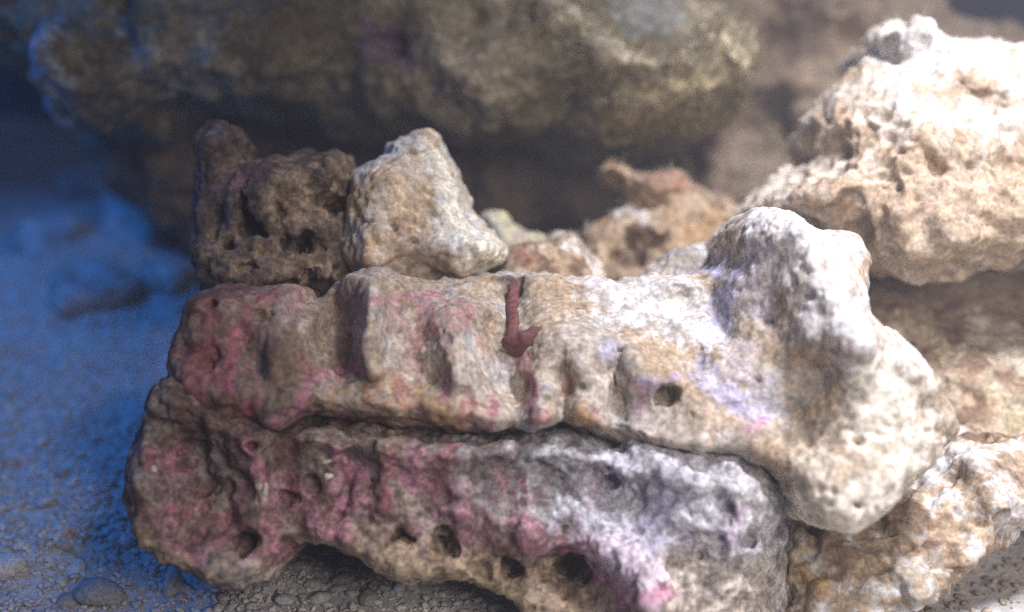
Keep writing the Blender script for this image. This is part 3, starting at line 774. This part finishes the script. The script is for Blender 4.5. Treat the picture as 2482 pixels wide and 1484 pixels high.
def on_face(rk, px, py, lift):
    d = (rk['qx'] - px) ** 2 + (rk['qy'] - py) ** 2
    near = np.nonzero(d < 12 ** 2)[0]
    y = rk['cam'][near, 1].min() - lift
    return np.array([(px - CX) * mpp(y), y, (CY - py) * mpp(y)])


SHELL = plain_mat('shell', (0.58, 0.52, 0.40), (0.74, 0.70, 0.60), 500, rough=0.5, bump=0.2)


def crust(rk, px, py, rx, ry, rot, seed):
    p = to_world(on_face(rk, px, py, -0.0002)[None])[0]
    rg = np.random.default_rng(seed)
    a = np.linspace(0, 2 * math.pi, 13)[:-1]
    V, F = [], []
    k = mpp(0.29)
    for lev, sc_ in ((0.0, 1.0), (0.5, 0.85), (0.85, 0.5)):
        for t in a:
            q = sc_ * (1 + 0.15 * math.sin(3 * t + seed))
            u, v = rx * k * q * math.cos(t), ry * k * q * math.sin(t)
            V.append((u * math.cos(rot) - v * math.sin(rot), -lev * 0.0009, u * math.sin(rot) + v * math.cos(rot)))
    V.append((0, -0.0009, 0))
    for l in (0, 12):
        for i in range(12):
            j = (i + 1) % 12
            F.append((l + i, l + j, l + 12 + j, l + 12 + i))
    F += [(24 + i, 24 + (i + 1) % 12, 36) for i in range(12)]
    me = bpy.data.meshes.new('encrusted_shell')
    me.from_pydata(V, [], F)
    me.polygons.foreach_set('use_smooth', np.ones(len(F), bool))
    me.materials.append(SHELL)
    link('encrusted_shell', me, parent=rk['ob'], loc=tuple(p - rk['o']))


# small red hook shape of undetermined kind, a stalk and crescent foot, lying against the ledge
RED = plain_mat('dusky_red', (0.15, 0.055, 0.055), (0.24, 0.10, 0.095), 700, rough=0.6, bump=0.2)
REDD = plain_mat('dusky_red_foot', (0.12, 0.05, 0.052), (0.20, 0.088, 0.085), 700, rough=0.6, bump=0.2)


def tube(name, pts, rad, mat, segs=10):
    P = np.array(pts, float)
    n = len(P)
    T = np.gradient(P, axis=0)
    T /= np.linalg.norm(T, axis=1, keepdims=True)
    up = np.array([0.05, 1.0, 0.1])
    S = np.cross(T, up)
    S /= np.linalg.norm(S, axis=1, keepdims=True)
    U = np.cross(S, T)
    V, F = [], []
    for i in range(n):
        for k in range(segs):
            a = 2 * math.pi * k / segs
            V.append(P[i] + (S[i] * math.cos(a) * rad[i][0] + U[i] * math.sin(a) * rad[i][1]))
    for i in range(n - 1):
        for k in range(segs):
            k2 = (k + 1) % segs
            F.append((i * segs + k, i * segs + k2, (i + 1) * segs + k2, (i + 1) * segs + k))
    for i, flip in ((0, 1), (n - 1, 0)):
        V.append(P[i])
        c = len(V) - 1
        for k in range(segs):
            k2 = (k + 1) % segs
            F.append((c, i * segs + k2, i * segs + k, c) if flip else (c, i * segs + k, i * segs + k2, c))
    V = np.array(V)
    V = V + (fbm(V + 3.0, 0.0022, 3, 5) * 0.00045)[:, None] * np.array([[0.8, 0.5, 0.8]])
    quads = [f for f in F if len(set(f)) == 4]
    tris = [f[:3] for f in F if len(set(f)) == 3]
    me = bpy.data.meshes.new(name)
    me.from_pydata([tuple(v) for v in V], [], quads + tris)
    me.polygons.foreach_set('use_smooth', np.ones(len(me.polygons), bool))
    me.materials.append(mat)
    return me


for args in ((790, 1118, 15, 7, 0.1, 1), (795, 1155, 13, 9, 0.3, 2), (642, 1190, 8, 22, -0.15, 4), (372, 1137, 9, 10, 0.4, 5)):
    crust(lower, *args)

sw = [on_face(ledge, 1243 + 2 * math.sin(k), 690 + 12 * k, 0.0001) for k in range(12)]
ys_ = np.convolve(np.pad([p[1] for p in sw], 2, mode='edge'), np.ones(5) / 5, 'valid')
sw = np.array([(p[0], y, p[2]) for p, y in zip(sw, ys_)])
root_pt = to_world(sw[-1:])[0]
stalk_root = bpy.data.objects.new('red_hook', None)
COL.objects.link(stalk_root)
stalk_root.location = root_pt
stalk_root['label'] = 'small dusky red upright stalk with a crescent foot on the pale ledge'
stalk_root['category'] = 'sponge'
w_ = ledge['s']
link('stalk', tube('stalk', to_world(sw) - root_pt, [(15 * w_ * (0.75 if k == 0 else 1), 0.0012) for k in range(12)], RED), parent=stalk_root)
arc = []
for k in range(13):
    a = math.radians(205 + k * 13.5)
    px, py = 1260 + 38 * math.cos(a), 800 - 38 * math.sin(a) * 0.95
    arc.append(on_face(ledge, px, py, 0.0002))
ym = np.mean([p[1] for p in arc])
arc = np.array([(p[0], 0.1 * p[1] + 0.9 * ym, p[2]) for p in arc])
link('crescent_foot', tube('crescent_foot', to_world(arc) - root_pt, [(w_ * 36 * (0.30 + 0.65 * math.sin(math.pi * (k + 0.6) / 13.2)), 0.0014) for k in range(13)], REDD), parent=stalk_root)

# ------------------------------------------------------------------ gravel and shell bits
rng = np.random.default_rng(77)
ICO_V, ICO_F = [], []
t_ = (1 + 5 ** 0.5) / 2
for a, b in ((-1, t_), (1, t_), (-1, -t_), (1, -t_)):
    ICO_V += [(a, b, 0)]
for a, b in ((-1, t_), (1, t_), (-1, -t_), (1, -t_)):
    ICO_V += [(0, a, b)]
for a, b in ((t_, -1), (t_, 1), (-t_, -1), (-t_, 1)):
    ICO_V += [(a, 0, b)]
ICO_V = np.array(ICO_V) / math.hypot(1, t_)
ICO_F = np.array([(0, 11, 5), (0, 5, 1), (0, 1, 7), (0, 7, 10), (0, 10, 11), (1, 5, 9), (5, 11, 4), (11, 10, 2), (10, 7, 6), (7, 1, 8), (3, 9, 4), (3, 4, 2), (3, 2, 6), (3, 6, 8), (3, 8, 9), (4, 9, 5), (2, 4, 11), (6, 2, 10), (8, 6, 7), (9, 8, 1)])
GRAVEL = rock_mat('gravel', grain=1500, bump=0.3, vary=0.25)


def grains(n, xr, yr, smin, smax):
    x = rng.uniform(*xr, 3 * n)
    y = rng.uniform(*yr, 3 * n)
    seen = (np.abs(x) < 0.02 + 0.47 * (y + 0.06)) & ((x > 0.03) | (x < -0.06 - 0.02 * np.sin(y * 40)) | (y < 0.33))
    x, y = x[seen][:n], y[seen][:n]
    n = len(x)
    z = sand_z(x, y)
    r = smin * (smax / smin) ** (rng.random(n) ** 2.2)
    sc = rng.uniform(0.6, 1.25, (n, 3)) * r[:, None]
    sc[:, 2] *= 0.5
    ang = rng.uniform(0, 6.28, n)
    tilt = rng.normal(0, 0.5, n)
    L = ICO_V[None] * (1 + rng.uniform(-0.2, 0.2, (n, 12, 1))) * sc[:, None]
    ct, st = np.cos(tilt)[:, None], np.sin(tilt)[:, None]
    L = np.stack([L[..., 0], L[..., 1] * ct - L[..., 2] * st, L[..., 1] * st + L[..., 2] * ct], -1)
    ca, sa = np.cos(ang)[:, None], np.sin(ang)[:, None]
    W = np.stack([L[..., 0] * ca - L[..., 1] * sa + x[:, None], L[..., 0] * sa + L[..., 1] * ca + y[:, None], L[..., 2] + (z + 0.25 * r)[:, None]], -1)
    shade = rng.uniform(0.72, 1.2, (n, 1)) * np.array([[0.66, 0.63, 0.59]]) + rng.normal(0, 0.02, (n, 3))
    return W.reshape(-1, 3), (ICO_F[None] + (np.arange(n) * 12)[:, None, None]).reshape(-1, 3), np.repeat(np.clip(shade, 0.05, 0.8), 12, 0)


parts = [grains(38000, (-0.31, 0.03), (0.20, 0.60), 0.0005, 0.0017), grains(1500, (-0.34, 0.03), (0.17, 0.60), 0.0013, 0.0034), grains(2500, (0.06, 0.18), (0.20, 0.36), 0.0005, 0.0020)]
Vs, Fs, Cs, off = [], [], [], 0
for v, f, c in parts:
    Vs.append(v)
    Fs.append(f + off)
    Cs.append(c if v[:, 0].mean() < 0.05 else c * np.array([0.66, 0.56, 0.46]))
    off += len(v)
me = mesh_np('gravel', np.vstack(Vs), np.vstack(Fs), GRAVEL, np.vstack(Cs))
link('gravel', me, kind='stuff', label='fine pale coral gravel covering the sand bed', cat='gravel')


def ground_at(px, py):
    d = np.array([(px - CX) / HW * TANH, 1.0, (CY - py) / HW * TANH])
    dw = np.array([d[0], d[1] * COSP + d[2] * SINP, -d[1] * SINP + d[2] * COSP])
    t = CAM_H / -dw[2]
    x, y = dw[0] * t, dw[1] * t
    return x, y, float(sand_z(np.array([x]), np.array([y]))[0])


def chip(px, py, r, flat, seed, label, name='gravel_chip', group='larger gravel chips on the sand', tint=(0.5, 0.47, 0.42), cat='gravel chip'):
    x, y, z = ground_at(px, py)
    V, F = ICO_V.copy(), ICO_F
    # one subdivision for a rounder, uneven chip
    mid, F2, V = {}, [], list(V)
    for a, b, c in F:
        m = []
        for e in ((a, b), (b, c), (c, a)):
            k = tuple(sorted(e))
            if k not in mid:
                q = (np.array(V[k[0]]) + np.array(V[k[1]])) / 2
                V.append(q / np.linalg.norm(q))
                mid[k] = len(V) - 1
            m.append(mid[k])
        F2 += [(a, m[0], m[2]), (m[0], b, m[1]), (m[2], m[1], c), tuple(m)]
    V = np.array(V)
    rg = np.random.default_rng(seed)
    V = V * (1 + 0.35 * fbm(V + seed * 3.1, 0.8, 2, seed))[:, None] * np.array([1, rg.uniform(0.55, 0.9), flat]) * r
    a = rg.uniform(0, 6.28)
    V = np.stack([V[:, 0] * math.cos(a) - V[:, 1] * math.sin(a), V[:, 0] * math.sin(a) + V[:, 1] * math.cos(a), V[:, 2]], 1)
    me = mesh_np(name, V, np.array(F2), GRAVEL, np.ones((len(V), 1)) * np.array([tint]) * rg.uniform(0.8, 1.2))
    return link(name, me, label=label, cat=cat, group=group, loc=(x, y, z + r * flat * 0.2))


chip(240, 1455, 0.0070, 0.45, 1, 'largest rounded gravel chip on the sand, at the bottom edge')
chip(425, 1445, 0.0052, 0.7, 2, 'rounded gravel chip lying just below the base rock')
chip(185, 1388, 0.0045, 0.35, 3, 'thin curved shell chip on the sand near the biggest gravel chip', name='shell_chip', cat='shell', tint=(0.66, 0.64, 0.58))
chip(15, 1400, 0.0060, 0.5, 4, 'pale gravel chip cut by the left picture edge', tint=(0.6, 0.58, 0.54))
rr = random.Random(9)
for k in range(26):
    px = rr.uniform(-10, 640)
    py = rr.uniform(900, 1480)
    if px > 290 and py < 1420:
        px *= 0.42
    chip(px, py, rr.uniform(0.0020, 0.0036), rr.uniform(0.4, 0.7), 20 + k, 'medium gravel chip scattered on the blue tinted sand', group='medium gravel chips')
for k in range(10):
    chip(rr.uniform(720, 1000), rr.uniform(1400, 1480), rr.uniform(0.0025, 0.004), 0.6, 90 + k, 'medium gravel chip in the shadow under the base rock', group='gravel chips in shadow')

# ------------------------------------------------------------------ slightly cloudy tank water
HAZE = bpy.data.materials.new('cloudy_water')
HAZE.use_nodes = True
hn = HAZE.node_tree
hn.nodes.remove(hn.nodes['Principled BSDF'])
pv = hn.nodes.new('ShaderNodeVolumePrincipled')
pv.inputs['Color'].default_value = (0.86, 0.88, 0.97, 1)
pv.inputs['Density'].default_value = 0.52
pv.inputs['Anisotropy'].default_value = 0.2
hn.links.new(pv.outputs['Volume'], hn.nodes['Material Output'].inputs['Volume'])
link('haze', box('haze', (-0.80, -0.60, -1.0), (0.80, 0.90, 0.62), HAZE), kind='stuff')
